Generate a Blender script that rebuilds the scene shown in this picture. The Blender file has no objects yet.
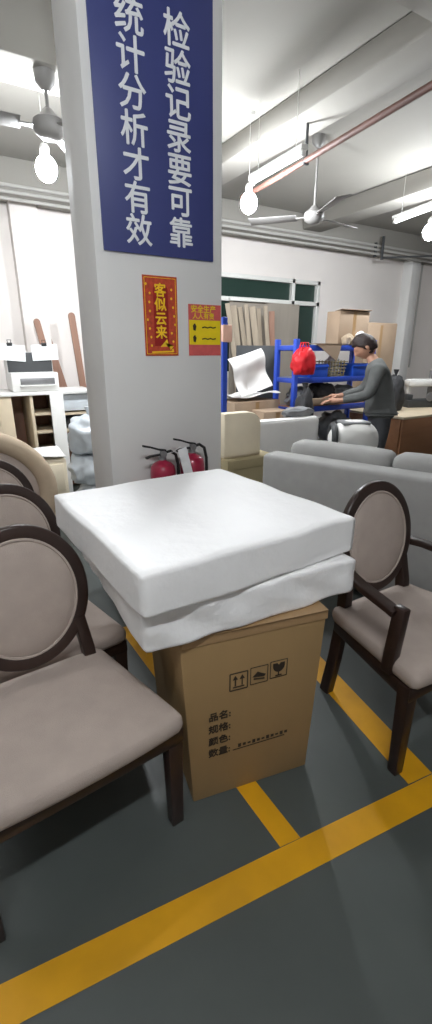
import bpy, bmesh, math, random
from mathutils import Vector, Matrix, noise
C = bpy.context.scene
R = math.radians
PI = math.pi
# ---------------------------------------------------------------- camera
cam_data = bpy.data.cameras.new('camera')
cam = bpy.data.objects.new('camera', cam_data)
C.collection.objects.link(cam)
cam.location = (0, 0, 1.5)
cam.rotation_euler = (R(90 - 19.5), 0, R(-31))
cam_data.sensor_fit = 'VERTICAL'
cam_data.sensor_height = 36
cam_data.lens = 455 / 1024 * 36
cam_data.clip_start = 0.02
C.camera = cam
# ---------------------------------------------------------------- world, exposure, lamp powers
w = bpy.data.worlds.new('world'); C.world = w; w.use_nodes = True
w.node_tree.nodes['Background'].inputs[0].default_value = (0.6, 0.65, 0.7, 1)
w.node_tree.nodes['Background'].inputs[1].default_value = 0.02
C.view_settings.view_transform = 'Standard'
C.view_settings.look = 'None'
C.view_settings.exposure = 0.0
C.view_settings.gamma = 1
C.view_settings.use_curve_mapping = False
BULB = 560.0        # radiance of the round bulbs
TUBE = 10.0         # radiance of the tube lamps
LEFT_FILL = 95.0    # added fill tube over the left row of chairs, out of view
BACK_FILL = 390.0     # added fill tube behind the camera, out of view


# ---------------------------------------------------------------- helpers
def lin(c):
    return tuple(((v / 12.92) if v <= 0.04045 else ((v + 0.055) / 1.055) ** 2.4) for v in c)


def rgb(r, g, b):
    return lin((r / 255, g / 255, b / 255))


def mat(name, col, rough=0.6, var=0.08, scale=6.0, bump=0.0, bscale=60.0, metal=0.0, emit=0.0, stretch=None, coat=0.0):
    m = bpy.data.materials.new(name); m.use_nodes = True
    nt = m.node_tree; b = nt.nodes['Principled BSDF']
    b.inputs['Roughness'].default_value = rough
    b.inputs['Metallic'].default_value = metal
    b.inputs['Coat Weight'].default_value = coat
    tc = nt.nodes.new('ShaderNodeTexCoord')
    mp = nt.nodes.new('ShaderNodeMapping')
    nt.links.new(tc.outputs['Object'], mp.inputs[0])
    if stretch:
        mp.inputs['Scale'].default_value = stretch
    n = nt.nodes.new('ShaderNodeTexNoise'); n.inputs['Scale'].default_value = scale
    n.inputs['Detail'].default_value = 4
    nt.links.new(mp.outputs[0], n.inputs['Vector'])
    cr = nt.nodes.new('ShaderNodeValToRGB')
    cr.color_ramp.elements[0].position = 0.3; cr.color_ramp.elements[1].position = 0.7
    cr.color_ramp.elements[0].color = tuple(max(0, v * (1 - var)) for v in col) + (1,)
    cr.color_ramp.elements[1].color = tuple(min(1, v * (1 + var)) for v in col) + (1,)
    nt.links.new(n.outputs['Fac'], cr.inputs[0])
    nt.links.new(cr.outputs[0], b.inputs['Base Color'])
    if bump:
        n2 = nt.nodes.new('ShaderNodeTexNoise'); n2.inputs['Scale'].default_value = bscale
        n2.inputs['Detail'].default_value = 3
        nt.links.new(mp.outputs[0], n2.inputs['Vector'])
        bp = nt.nodes.new('ShaderNodeBump'); bp.inputs['Strength'].default_value = bump
        bp.inputs['Distance'].default_value = 0.01
        nt.links.new(n2.outputs['Fac'], bp.inputs['Height'])
        nt.links.new(bp.outputs[0], b.inputs['Normal'])
    if emit:
        b.inputs['Emission Color'].default_value = (0.93, 0.97, 1.0, 1)
        b.inputs['Emission Strength'].default_value = emit
    return m


M = {}
M['wall'] = mat('wall_paint', rgb(233, 227, 223), .8, .03, 1.5, .05, 20)
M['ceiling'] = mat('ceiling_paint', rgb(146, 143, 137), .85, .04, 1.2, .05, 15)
M['pillar'] = mat('pillar_paint', rgb(222, 221, 219), .7, .03, 2.0, .05, 15)
M['floor'] = mat('floor_epoxy', rgb(76, 81, 79), .45, .14, 2.5, .04, 25)
M['yellow'] = mat('yellow_floor_paint', rgb(212, 154, 14), .5, .12, 5.0, .05, 40)
M['wood_dark'] = mat('dark_walnut', rgb(46, 31, 26), .35, .25, 8, .03, 40, stretch=(1, 1, .2))
M['taupe'] = mat('taupe_fabric', rgb(172, 158, 149), .9, .05, 14, .25, 380)
M['beige_fab'] = mat('beige_velvet', rgb(176, 158, 136), .85, .06, 9, .15, 300)
M['sofa'] = mat('grey_sofa_fabric', rgb(160, 159, 157), .95, .05, 10, .3, 320)
M['white_foam'] = mat('white_wrap', rgb(243, 242, 242), .5, .015, 4, .4, 22)
M['white_cloth'] = mat('white_cloth', rgb(232, 230, 228), .7, .03, 5, .3, 18)
M['carton'] = mat('kraft_carton', rgb(150, 122, 82), .7, .06, 5, .04, 60, stretch=(1, 1, .25))
M['carton_pale'] = mat('pale_carton', rgb(164, 142, 120), .75, .06, 5, .04, 60)
M['tape'] = mat('packing_tape', rgb(158, 128, 92), .3, .04, 8)
M['ink'] = mat('black_ink', rgb(46, 36, 26), .7, .1, 30)
M['blue_sign'] = mat('blue_board', rgb(60, 68, 124), .45, .05, 3)
M['sign_white'] = mat('white_lettering', rgb(236, 238, 240), .6, .02, 9)
M['red_paper'] = mat('red_foil_paper', rgb(186, 70, 46), .4, .25, 55)
M['deep_red'] = mat('deep_red_paper', rgb(150, 22, 20), .45, .1, 20)
M['gold'] = mat('gold_lettering', rgb(255, 204, 40), .35, .1, 30)
M['pink_paper'] = mat('pink_red_paper', rgb(206, 92, 90), .5, .1, 30)
M['yellow_paper'] = mat('yellow_paper', rgb(236, 208, 20), .5, .05, 20)
M['ext_red'] = mat('extinguisher_red', rgb(150, 22, 56), .28, .06, 9, coat=.4)
M['black'] = mat('black_plastic', rgb(30, 30, 31), .45, .1, 12)
M['steel'] = mat('grey_steel', rgb(150, 150, 152), .35, .08, 12, metal=.7)
M['white_plastic'] = mat('white_plastic', rgb(232, 231, 228), .4, .02, 6)
M['dark_grey'] = mat('dark_grey_panel', rgb(66, 68, 70), .5, .08, 8)
M['blue_steel'] = mat('blue_rack_steel', rgb(42, 74, 178), .4, .08, 8)
M['blue_plastic'] = mat('blue_bin_plastic', rgb(36, 86, 200), .4, .08, 8)
M['red_bag'] = mat('red_bag_plastic', rgb(206, 30, 40), .4, .1, 9, .3, 22)
M['grey_bag'] = mat('grey_bag_plastic', rgb(128, 130, 132), .5, .2, 8, .4, 20)
M['dark_bag'] = mat('dark_bag_fabric', rgb(52, 52, 54), .8, .15, 8, .4, 22)
M['clear_bag'] = mat('bluish_white_poly_bag', rgb(206, 213, 219), .3, .08, 7, .5, 18)
M['green_glass'] = mat('green_window_glass', rgb(44, 62, 56), .06, .03, 2)
M['alu'] = mat('white_window_frame', rgb(220, 220, 216), .5, .03, 5)
M['ply'] = mat('grey_plywood', rgb(146, 138, 128), .8, .06, 3, .03, 30, stretch=(4, 4, .4))
M['strip'] = mat('bent_veneer', rgb(172, 158, 140), .7, .1, 4, .03, 30, stretch=(4, 4, .3))
M['brown_wood'] = mat('brown_wood', rgb(142, 98, 66), .5, .12, 3, .03, 30, stretch=(.4, 4, 4))
M['beige_wood'] = mat('beige_wood', rgb(206, 190, 164), .6, .06, 4, .03, 30)
M['mid_wood'] = mat('reddish_board', rgb(148, 112, 94), .6, .12, 4, .03, 30, stretch=(4, 4, .4))
M['olive'] = mat('olive_board', rgb(150, 138, 106), .8, .06, 6)
M['cream'] = mat('cream_upholstery', rgb(226, 214, 190), .85, .04, 8, .15, 90)
M['rust'] = mat('rust_red_pipe', rgb(98, 66, 58), .6, .18, 6)
M['conduit'] = mat('grey_conduit', rgb(176, 174, 170), .5, .05, 6)
M['fan'] = mat('grey_fan_paint', rgb(128, 126, 124), .45, .04, 6)
M['skin'] = mat('skin', rgb(186, 140, 116), .55, .05, 12)
M['hair'] = mat('dark_hair', rgb(42, 28, 26), .6, .3, 40, .5, 120)
M['sweater'] = mat('grey_sweater', rgb(96, 98, 97), .95, .08, 16, .4, 160)
M['trousers'] = mat('charcoal_trousers', rgb(70, 71, 75), .9, .1, 12, .3, 120)
M['shoe'] = mat('black_shoe', rgb(32, 32, 34), .5, .1, 12)
M['pink_tape'] = mat('pink_tape', rgb(226, 180, 160), .6, .1, 12)
M['bulb'] = mat('lit_bulb', rgb(250, 250, 250), .4, 0, 2, emit=BULB)
M['tube'] = mat('lit_tube', rgb(250, 250, 250), .4, 0, 2, emit=TUBE)
M['fill_left'] = mat('left_fill_tube', rgb(250, 250, 250), .4, 0, 2, emit=LEFT_FILL)
M['fill_back'] = mat('back_fill_tube', rgb(250, 250, 250), .4, 0, 2, emit=BACK_FILL)


def link(name, bm, m, parent=None, smooth=True, angle=40):
    me = bpy.data.meshes.new(name)
    bmesh.ops.recalc_face_normals(bm, faces=bm.faces)
    bm.to_mesh(me); bm.free()
    me.materials.append(m)
    if smooth:
        for p in me.polygons: p.use_smooth = True
        try: me.set_sharp_from_angle(angle=R(angle))
        except Exception: pass
    o = bpy.data.objects.new(name, me)
    C.collection.objects.link(o)
    if parent: o.parent = parent
    return o


def tag(o, label, cat, group=None, kind=None):
    if label: o['label'] = label
    if cat: o['category'] = cat
    if group: o['group'] = group
    if kind: o['kind'] = kind
    return o


def thing(name, label, cat, loc=(0, 0, 0), rz=0.0, group=None):
    o = bpy.data.objects.new(name, None); C.collection.objects.link(o)
    o.empty_display_size = .1
    o.location = loc; o.rotation_euler = (0, 0, R(rz))
    return tag(o, label, cat, group)


def struct(name, bm, m, label=None, parent=None, smooth=True):
    o = link(name, bm, m, parent, smooth)
    if not parent:
        o['kind'] = 'structure'
        o['label'] = label or name.replace('_', ' ')
    return o


def dup(root, loc, rz, label):
    r = root.copy(); C.collection.objects.link(r)
    r.location = loc; r.rotation_euler = (0, 0, R(rz)); r['label'] = label
    for ch in list(root.children):
        c = ch.copy(); C.collection.objects.link(c); c.parent = r
        for g in list(ch.children):
            d = g.copy(); C.collection.objects.link(d); d.parent = c
    return r


def merge(bm, tmp, mx=None):
    if mx is not None: bmesh.ops.transform(tmp, matrix=mx, verts=tmp.verts)
    me = bpy.data.meshes.new('tmp'); tmp.to_mesh(me); tmp.free()
    bm.from_mesh(me); bpy.data.meshes.remove(me)
    return bm


def box(bm, c, s, bev=0.0, seg=2, mx=None):
    t = bmesh.new(); bmesh.ops.create_cube(t, size=1)
    bmesh.ops.scale(t, vec=s, verts=t.verts)
    if bev:
        bmesh.ops.bevel(t, geom=t.edges[:], offset=min(bev, min(s) * .49), segments=seg, profile=.5, affect='EDGES')
    m4 = Matrix.Translation(c)
    if mx is not None: m4 = m4 @ mx
    return merge(bm, t, m4)


def bx(c, s, bev=0.0, seg=2, mx=None):
    return box(bmesh.new(), c, s, bev, seg, mx)


def hexa(bm, lo, hi, bev=0.0):
    """lo, hi: four corners each, in order round the outline."""
    t = bmesh.new()
    v = [t.verts.new(p) for p in list(lo) + list(hi)]
    t.faces.new(v[:4][::-1]); t.faces.new(v[4:])
    for i in range(4):
        j = (i + 1) % 4
        t.faces.new((v[i], v[j], v[4 + j], v[4 + i]))
    bmesh.ops.recalc_face_normals(t, faces=t.faces)
    if bev: bmesh.ops.bevel(t, geom=t.edges[:], offset=bev, segments=2, profile=.5, affect='EDGES')
    return merge(bm, t)


def sweep(bm, pts, prof, closed=False, up=Vector((0, 0, 1)), scales=None):
    """sweep a profile [(a,b)...] (a along side, b along up-ish) over points"""
    pts = [Vector(p) for p in pts]; n = len(pts); rings = []
    prev = None
    for i, p in enumerate(pts):
        if closed: d = pts[(i + 1) % n] - pts[i - 1]
        else: d = pts[min(i + 1, n - 1)] - pts[max(i - 1, 0)]
        d.normalize()
        u = up
        if abs(d.dot(u)) > .97: u = Vector((0, 1, 0)) if abs(d.y) < .9 else Vector((1, 0, 0))
        if prev is not None and abs(d.dot(up)) > .97: u = prev
        s = d.cross(u).normalized(); uu = s.cross(d).normalized(); prev = uu
        k = scales[i] if scales else 1
        rings.append([bm.verts.new(p + s * a * k + uu * b * k) for a, b in prof])
    m = len(prof)
    for i in range(n if closed else n - 1):
        A, B = rings[i], rings[(i + 1) % n]
        for j in range(m):
            bm.faces.new((A[j], A[(j + 1) % m], B[(j + 1) % m], B[j]))
    if not closed:
        bm.faces.new(rings[0][::-1]); bm.faces.new(rings[-1])
    return bm


def circ(r, n=10):
    return [(r * math.cos(2 * PI * i / n), r * math.sin(2 * PI * i / n)) for i in range(n)]


def rrect(a, b, r=.3, n=3):
    """rounded rectangle profile half sizes a,b"""
    rr = min(a, b) * r; out = []
    for cx, cy, a0 in ((a - rr, b - rr, 0), (-a + rr, b - rr, 90), (-a + rr, -b + rr, 180), (a - rr, -b + rr, 270)):
        for k in range(n + 1):
            t = R(a0 + 90 * k / n); out.append((cx + rr * math.cos(t), cy + rr * math.sin(t)))
    return out


def tube(bm, pts, r, n=10):
    if isinstance(r, (int, float)): return sweep(bm, pts, circ(r, n))
    return sweep(bm, pts, circ(1, n), scales=r)


def lathe(bm, prof, n=24, c=(0, 0, 0), mx=None):
    t = bmesh.new(); rings = []
    for r, z in prof:
        if r < 1e-5: rings.append([t.verts.new((0, 0, z))])
        else: rings.append([t.verts.new((r * math.cos(2 * PI * i / n), r * math.sin(2 * PI * i / n), z)) for i in range(n)])
    for A, B in zip(rings, rings[1:]):
        for i in range(n):
            j = (i + 1) % n
            if len(A) == 1 and len(B) == 1: continue
            if len(A) == 1: t.faces.new((A[0], B[j], B[i]))
            elif len(B) == 1: t.faces.new((A[i], A[j], B[0]))
            else: t.faces.new((A[i], A[j], B[j], B[i]))
    if len(rings[0]) > 1: t.faces.new(rings[0][::-1])
    if len(rings[-1]) > 1: t.faces.new(rings[-1])
    m4 = Matrix.Translation(c)
    if mx is not None: m4 = m4 @ mx
    return merge(bm, t, m4)


def pad(w_, d, h, n=14, r=.06, crown=.02, noise_a=0.0, seed=0.0, nz=6, edge_n=0.0):
    """soft rectangular cushion centred in x,y, from z=0 to h: rounded corners, crowned top, gentle wrinkles"""
    bm = bmesh.new(); bmesh.ops.create_cube(bm, size=2)
    bmesh.ops.subdivide_edges(bm, edges=bm.edges[:], cuts=n, use_grid_fill=True)
    hx, hy, hz = w_ / 2, d / 2, h / 2
    r = min(r, hz * .98)
    for v in bm.verts:
        # spread the grid towards the edges
        p = Vector([math.copysign(abs(t) ** .75, t) for t in v.co])
        p = Vector((p.x * hx, p.y * hy, p.z * hz))
        q = Vector((max(-hx + r, min(hx - r, p.x)), max(-hy + r, min(hy - r, p.y)), max(-hz + r, min(hz - r, p.z))))
        dlt = p - q
        if dlt.length > 1e-7: p = q + dlt.normalized() * r
        u, t = p.x / hx, p.y / hy
        f = max(0, 1 - u * u) * max(0, 1 - t * t)
        if p.z > 0: p.z += crown * f
        if noise_a:
            nn = noise.noise_vector(Vector((p.x, p.y, p.z)) * nz + Vector((seed, seed * 2, 0)))
            p += nn * noise_a
            if edge_n and p.z > 0:
                p.z += edge_n * noise.noise(Vector((p.x * 3 + seed, p.y * 3, seed)))
        v.co = p + Vector((0, 0, hz))
    return bm


def blob(size, seed=0, amp=.18, freq=2.2, flat=.0, sub=4):
    """crumpled lump resting on z=0"""
    bm = bmesh.new(); bmesh.ops.create_icosphere(bm, subdivisions=sub, radius=1)
    for v in bm.verts:
        p = v.co.copy(); nn = p.normalized()
        k = 1 + amp * noise.noise(nn * freq + Vector((seed * 3.1, seed, 0))) + amp * .45 * noise.noise(nn * freq * 2.7 + Vector((seed, 0, seed * 7)))
        q = nn * k
        q = Vector([math.copysign(abs(t) ** .85, t) for t in q])
        if q.z < -.75: q.z = -.75 + (q.z + .75) * .1
        v.co = Vector((q.x * size[0] / 2, q.y * size[1] / 2, (q.z + .77) * size[2] / 1.77))
    return bm


def text_bm(body, size, bold=0.0, depth=.001, align='CENTER', spacing=1.0):
    c = bpy.data.curves.new('text', 'FONT'); c.body = body; c.size = size; c.offset = 0
    c.extrude = depth; c.align_x = align; c.align_y = 'CENTER'; c.resolution_u = 3; c.space_character = spacing
    o = bpy.data.objects.new('text', c); C.collection.objects.link(o)
    bpy.context.view_layer.update()
    dg = bpy.context.evaluated_depsgraph_get()
    me = bpy.data.meshes.new_from_object(o.evaluated_get(dg))
    bm = bmesh.new(); bm.from_mesh(me)
    if bold:
        for k, (dx, dy) in enumerate(((1, 0), (-1, 0), (0, 1), (0, -1))):
            t = bmesh.new(); t.from_mesh(me); merge(bm, t, Matrix.Translation((dx * bold, dy * bold, .00025 * (k + 1))))
    bpy.data.meshes.remove(me); bpy.data.objects.remove(o); bpy.data.curves.remove(c)
    return bm


UPRIGHT = Matrix.Rotation(R(90), 4, 'X')       # text in xy -> standing, facing -Y


def skin(verts, edges, root=0, sub=2, rough=0):
    """verts: (x,y,z,radius or (rx,ry)); grow a skin surface"""
    me = bpy.data.meshes.new('skin')
    me.from_pydata([v[:3] for v in verts], edges, [])
    o = bpy.data.objects.new('skin', me); C.collection.objects.link(o)
    md = o.modifiers.new('s', 'SKIN'); md.use_smooth_shade = True; md.branch_smoothing = .4
    ms = o.modifiers.new('u', 'SUBSURF'); ms.levels = sub; ms.render_levels = sub
    for i, v in enumerate(verts):
        r = v[3] if isinstance(v[3], tuple) else (v[3], v[3])
        me.skin_vertices[0].data[i].radius = r
        me.skin_vertices[0].data[i].use_root = (i == root)
    bpy.context.view_layer.update()
    dg = bpy.context.evaluated_depsgraph_get()
    m2 = bpy.data.meshes.new_from_object(o.evaluated_get(dg))
    bm = bmesh.new(); bm.from_mesh(m2)
    bpy.data.meshes.remove(m2); bpy.data.objects.remove(o); bpy.data.meshes.remove(me)
    return bm


# ================================================================= STRUCTURE
X0, X1, Y0, Y1, ZC = -4.0, 9.5, -3.5, 6.0, 3.3
struct('floor', bx(((X0 + X1) / 2, (Y0 + Y1) / 2, -.05), (X1 - X0 + .4, Y1 - Y0 + .4, .1)), M['floor'], 'dark grey green epoxy workshop floor', smooth=False)
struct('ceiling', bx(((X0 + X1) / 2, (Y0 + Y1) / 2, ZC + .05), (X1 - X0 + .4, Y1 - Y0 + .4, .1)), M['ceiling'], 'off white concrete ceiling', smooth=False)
struct('wall_left', bx((X0 - .1, (Y0 + Y1) / 2, ZC / 2), (.2, Y1 - Y0, ZC)), M['wall'], 'white wall at the left', smooth=False)
struct('wall_right', bx((X1 + .1, (Y0 + Y1) / 2, ZC / 2), (.2, Y1 - Y0, ZC)), M['wall'], 'white wall at the right', smooth=False)
struct('wall_front', bx(((X0 + X1) / 2, Y0 - .1, ZC / 2), (X1 - X0, .2, ZC)), M['wall'], 'white wall behind the viewer', smooth=False)
# back wall with the window opening  X 3.35..5.52, Z 1.15..2.53
WX0, WX1, WZ0, WZ1 = 3.3, 5.52, 1.15, 2.53
bm = bmesh.new()
box(bm, ((X0 + WX0) / 2, Y1 + .1, ZC / 2), (WX0 - X0, .2, ZC))
box(bm, ((X1 + WX1) / 2, Y1 + .1, ZC / 2), (X1 - WX1, .2, ZC))
box(bm, ((WX0 + WX1) / 2, Y1 + .1, WZ0 / 2), (WX1 - WX0, .2, WZ0))
box(bm, ((WX0 + WX1) / 2, Y1 + .1, (ZC + WZ1) / 2), (WX1 - WX0, .2, ZC - WZ1))
struct('wall_back', bm, M['wall'], 'white back wall with a window', smooth=False)
# pilasters on the back wall
struct('trim_1', bx((1.14, 5.93, 1.49), (.28, .14, 2.98), .005), M['wall'], 'white pilaster on the back wall at the left')
struct('trim_2', bx((7.55, 5.9, 1.49), (.22, .2, 2.98), .005), M['pillar'], 'grey pilaster on the back wall at the right')
# beams
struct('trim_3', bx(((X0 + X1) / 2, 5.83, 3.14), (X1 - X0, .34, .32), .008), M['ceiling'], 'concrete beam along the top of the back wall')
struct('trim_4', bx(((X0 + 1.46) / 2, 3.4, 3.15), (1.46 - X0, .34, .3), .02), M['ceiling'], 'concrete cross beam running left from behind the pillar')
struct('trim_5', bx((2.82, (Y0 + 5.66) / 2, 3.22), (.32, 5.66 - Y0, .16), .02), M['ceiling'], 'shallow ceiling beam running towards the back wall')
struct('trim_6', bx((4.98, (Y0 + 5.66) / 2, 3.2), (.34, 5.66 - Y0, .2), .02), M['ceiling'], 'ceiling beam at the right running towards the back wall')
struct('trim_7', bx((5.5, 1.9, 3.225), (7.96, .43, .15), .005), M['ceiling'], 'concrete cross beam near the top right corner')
# pillar
struct('wall_pillar', bx((1.125, 2.58, ZC / 2), (.71, .36, ZC), .006), M['pillar'], 'square light grey painted pillar carrying the blue sign')
# window
wf = bmesh.new(); fw = .06
for xx in (WX0 + fw / 2, 4.98, WX1 - fw / 2): box(wf, (xx, 6.02, (WZ0 + WZ1) / 2), (fw, .08, WZ1 - WZ0), .004)
for zz in (WZ0 + fw / 2, 2.2, WZ1 - fw / 2): box(wf, ((WX0 + WX1) / 2, 6.018, zz), (WX1 - WX0, .076, fw), .004)
win = struct('window_1', wf, M['alu'], 'white framed window with dark green glass in the back wall')
gb = bmesh.new()
box(gb, ((WX0 + WX1) / 2, 6.05, (WZ0 + WZ1) / 2), (WX1 - WX0 - .02, .01, WZ1 - WZ0 - .02))
struct('window_pane', gb, M['green_glass'], parent=win, smooth=False)
struct('window_sill', bx(((WX0 + WX1) / 2, 5.97, WZ0 - .02), (WX1 - WX0 + .1, .1, .04), .005), M['alu'], parent=win)
# floor lines
bm = bmesh.new()
a0 = Vector((-1.6, 1.045, 0)); a1 = Vector((3.6, .405, 0)); nrm = Vector((-.122, -.992, 0)) * .095
hexa(bm, [a0, a0 + nrm, a1 + nrm, a1], [p + Vector((0, 0, .0015)) for p in (a0, a0 + nrm, a1 + nrm, a1)])
struct('trim_8', bm, M['yellow'], 'long yellow line painted across the floor', smooth=False)
bm = bmesh.new(); q = [(.675, 2.2, 0), (.70, .765, 0), (.775, .755, 0), (.75, 2.2, 0)]
hexa(bm, q, [(x, y, .0014) for x, y, z in q])
struct('trim_9', bm, M['yellow'], 'short yellow floor line running under the carton', smooth=False)
bm = bmesh.new(); q = [(1.5, 2.2, 0), (1.245, .7, 0), (1.36, .685, 0), (1.62, 2.2, 0)]
hexa(bm, q, [(x, y, .0014) for x, y, z in q])
struct('trim_10', bm, M['yellow'], 'yellow floor line running under the right hand chair', smooth=False)


# ================================================================= CHAIRS
def chair_parts(root, arms):
    wd, fb = M['wood_dark'], M['taupe']
    # front legs, square tapered
    for s in (-1, 1):
        x = s * .283
        bm = bmesh.new()
        hexa(bm, [(x - .021, -.21, 0), (x + .021, -.21, 0), (x + .021, -.172, 0), (x - .021, -.172, 0)],
             [(x - .026, -.213, .40), (x + .026, -.213, .40), (x + .026, -.161, .40), (x - .026, -.161, .40)], .004)
        link('leg', bm, wd, root)
        # rear leg running up into the back stile
        pts = [(s * .2, .27, 0), (s * .198, .24, .2), (s * .19, .225, .4), (s * .182, .232, .5), (s * .165, .25, .62)]
        bm = sweep(bmesh.new(), pts, rrect(.021, .026), up=Vector((0, 1, 0)))
        link('leg', bm, wd, root)
    # seat rail
    bm = bmesh.new()
    out = [(-.31, -.215), (.31, -.215), (.22, .245), (-.22, .245)]
    inn = [(-.28, -.185), (.28, -.185), (.195, .215), (-.195, .215)]
    for i in range(4):
        j = (i + 1) % 4
        hexa(bm, [out[i] + (.345,), out[j] + (.345,), inn[j] + (.345,), inn[i] + (.345,)],
             [out[i] + (.402,), out[j] + (.402,), inn[j] + (.402,), inn[i] + (.402,)], .004)
    link('seat_rail', bm, wd, root)
    # seat cushion: trapezoid pad, slightly crowned
    bm = pad(.63, .495, .075, 16, .035, .022)
    for v in bm.verts:
        k = 1 - .25 * (v.co.y + .247) / .495
        v.co.x *= k
        v.co.z += .393
        v.co.y -= -.012 + .012 * (1 - (v.co.x / .27) ** 2) * (1 if v.co.y < 0 else 0)
    seat = link('seat', bm, fb, root, angle=80)
    # oval back: ring and pad, leaning
    lean = Matrix.Translation((0, .262, .737)) @ Matrix.Rotation(R(-9), 4, 'X')
    n = 56; rx, rz = .192, .222
    pts = [lean @ Vector((rx * math.cos(2 * PI * i / n), 0, rz * math.sin(2 * PI * i / n))) for i in range(n)]
    bm = sweep(bmesh.new(), pts, rrect(.024, .017, .6), closed=True, up=(lean.to_3x3() @ Vector((0, 1, 0))))
    link('back_frame', bm, wd, root)
    prof = [(.0, .032), (.08, .030), (.15, .024), (.19, .014), (.206, .0), (.19, -.012), (.1, -.016), (0, -.017)]
    bm = lathe(bmesh.new(), prof, 48, (0, 0, 0))
    mx = lean @ Matrix.Diagonal((rx / .215, 1, rz / .215, 1)) @ Matrix.Rotation(R(90), 4, 'X')
    bmesh.ops.transform(bm, matrix=mx, verts=bm.verts)
    bp = link('backrest', bm, fb, root, angle=80)
    # piping round the pad
    pts = [lean @ Vector(((rx - .022) * math.cos(2 * PI * i / n), -.016, .199 * math.sin(2 * PI * i / n))) for i in range(n)]
    link('piping', sweep(bmesh.new(), pts, circ(.005, 6), closed=True, up=(lean.to_3x3() @ Vector((0, 1, 0)))), fb, bp)
    if arms:
        for s in (-1, 1):
            pts = [(s * .213, .275, .68), (s * .25, .2, .675), (s * .28, .06, .662), (s * .29, -.06, .65), (s * .288, -.1, .64),
                   (s * .268, -.108, .6), (s * .262, -.105, .5), (s * .252, -.1, .40)]
            pr = rrect(.018, .024, .5)
            bm = bmesh.new()
            sweep(bm, pts[:5], rrect(.024, .015, .5), up=Vector((0, 0, 1)))
            box(bm, (s * .28, -.105, .53), (.038, .05, .27), .008, mx=Matrix.Rotation(R(-s * 3), 4, 'Y') @ Matrix.Rotation(R(2), 4, 'X'))
            link('armrest', bm, wd, root)


ch = thing('dining_chair', 'taupe oval-back dining chair nearest the viewer, its whole seat in view left of the carton', 'chair', (.155, 1.185, 0), 5)
chair_parts(ch, False)
ch['group'] = 'oval-back dining chairs in the left row'
dup(ch, (.175, 1.72, 0), 3, 'second taupe oval-back chair from the front, half hidden behind the nearest chair')
dup(ch, (.165, 2.27, 0), 1, 'third taupe oval-back chair, a strip of wooden arc under the beige round chair')
ac = thing('dining_armchair', 'taupe oval-back chair with dark wooden arms in front of the grey sofa', 'chair', (1.535, .95, 0), -1)
chair_parts(ac, True)

# big round tub chair behind the row
tb = thing('tub_chair', 'large beige tub chair with a thick rounded back behind the row of oval-back chairs', 'chair', (.1, 3.2, 0), 0)
n = 40; pts = []
for i in range(n + 1):
    t = R(-25 + 230 * i / n)
    pts.append((.46 * math.cos(t), -.03 - .0 * i, .6 + .39 * math.sin(t)))
bm = sweep(bmesh.new(), pts, [(a, b) for a, b in circ(.062, 14)], up=Vector((0, 1, 0)))
link('back_roll', bm, M['beige_fab'], tb)
bm = lathe(bmesh.new(), [(0, .05), (.25, .045), (.38, .03), (.43, 0), (.38, -.05), (0, -.06)], 40)
bmesh.ops.transform(bm, matrix=Matrix.Translation((0, -.02, .6)) @ Matrix.Diagonal((1, 1, .86, 1)) @ Matrix.Rotation(R(90), 4, 'X'), verts=bm.verts)
link('backrest', bm, M['taupe'], tb)
bm = pad(.78, .46, .16, 12, .06, .02); bmesh.ops.translate(bm, vec=(0, -.24, .26), verts=bm.verts)
link('seat', bm, M['taupe'], tb)
link('base', bx((0, -.22, .18), (.74, .44, .16), .03), M['beige_fab'], tb)
for sx in (-.3, .3):
    for sy in (-.38, -.06):
        link('leg', lathe(bmesh.new(), [(.014, 0), (.022, .11)], 12, (sx, sy, 0)), M['wood_dark'], tb)

# ================================================================= CARTON AND CUSHIONS
cb = thing('carton', 'brown cardboard carton with printed handling marks under the white cushions', 'box', (.755, 1.0, 0), -11)
bm = bmesh.new()
hexa(bm, [(-.225, 0, 0), (.225, 0, 0), (.225, .56, 0), (-.225, .56, 0)],
     [(-.262, -.012, .69), (.25, -.012, .69), (.25, .56, .69), (-.262, .56, .69)], .006)
link('body', bm, M['carton'], cb)
ft = Matrix.Translation((0, -.0005, 0)) @ Matrix.Rotation(R(1), 4, 'X')


def front(bm, x, z):
    y = -.012 * z / .69 - .0012
    bmesh.ops.transform(bm, matrix=Matrix.Translation((x, y, z)) @ UPRIGHT, verts=bm.verts)
    return bm


tp = bmesh.new(); box(tp, (.0, -.0135, .672), (.505, .0016, .034)); box(tp, (0, .03, .6905), (.5, .1, .0016))
link('packing_tape', tp, M['tape'], cb, smooth=False)


def frame2d(bm, cx, cy, w_, h, t=.004, d=.001):
    box(bm, (cx, cy + h / 2, 0), (w_, t, d)); box(bm, (cx, cy - h / 2, 0), (w_, t, d))
    box(bm, (cx - w_ / 2, cy, 0), (t, h, d)); box(bm, (cx + w_ / 2, cy, 0), (t, h, d)); return bm


def poly2d(bm, pts, d=.001):
    t = bmesh.new(); f = t.faces.new([t.verts.new((x, y, 0)) for x, y in pts])
    r_ = bmesh.ops.extrude_face_region(t, geom=[f])
    bmesh.ops.translate(t, vec=(0, 0, d), verts=[v for v in r_['geom'] if isinstance(v, bmesh.types.BMVert)])
    bmesh.ops.recalc_face_normals(t, faces=t.faces)
    return merge(bm, t)


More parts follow.
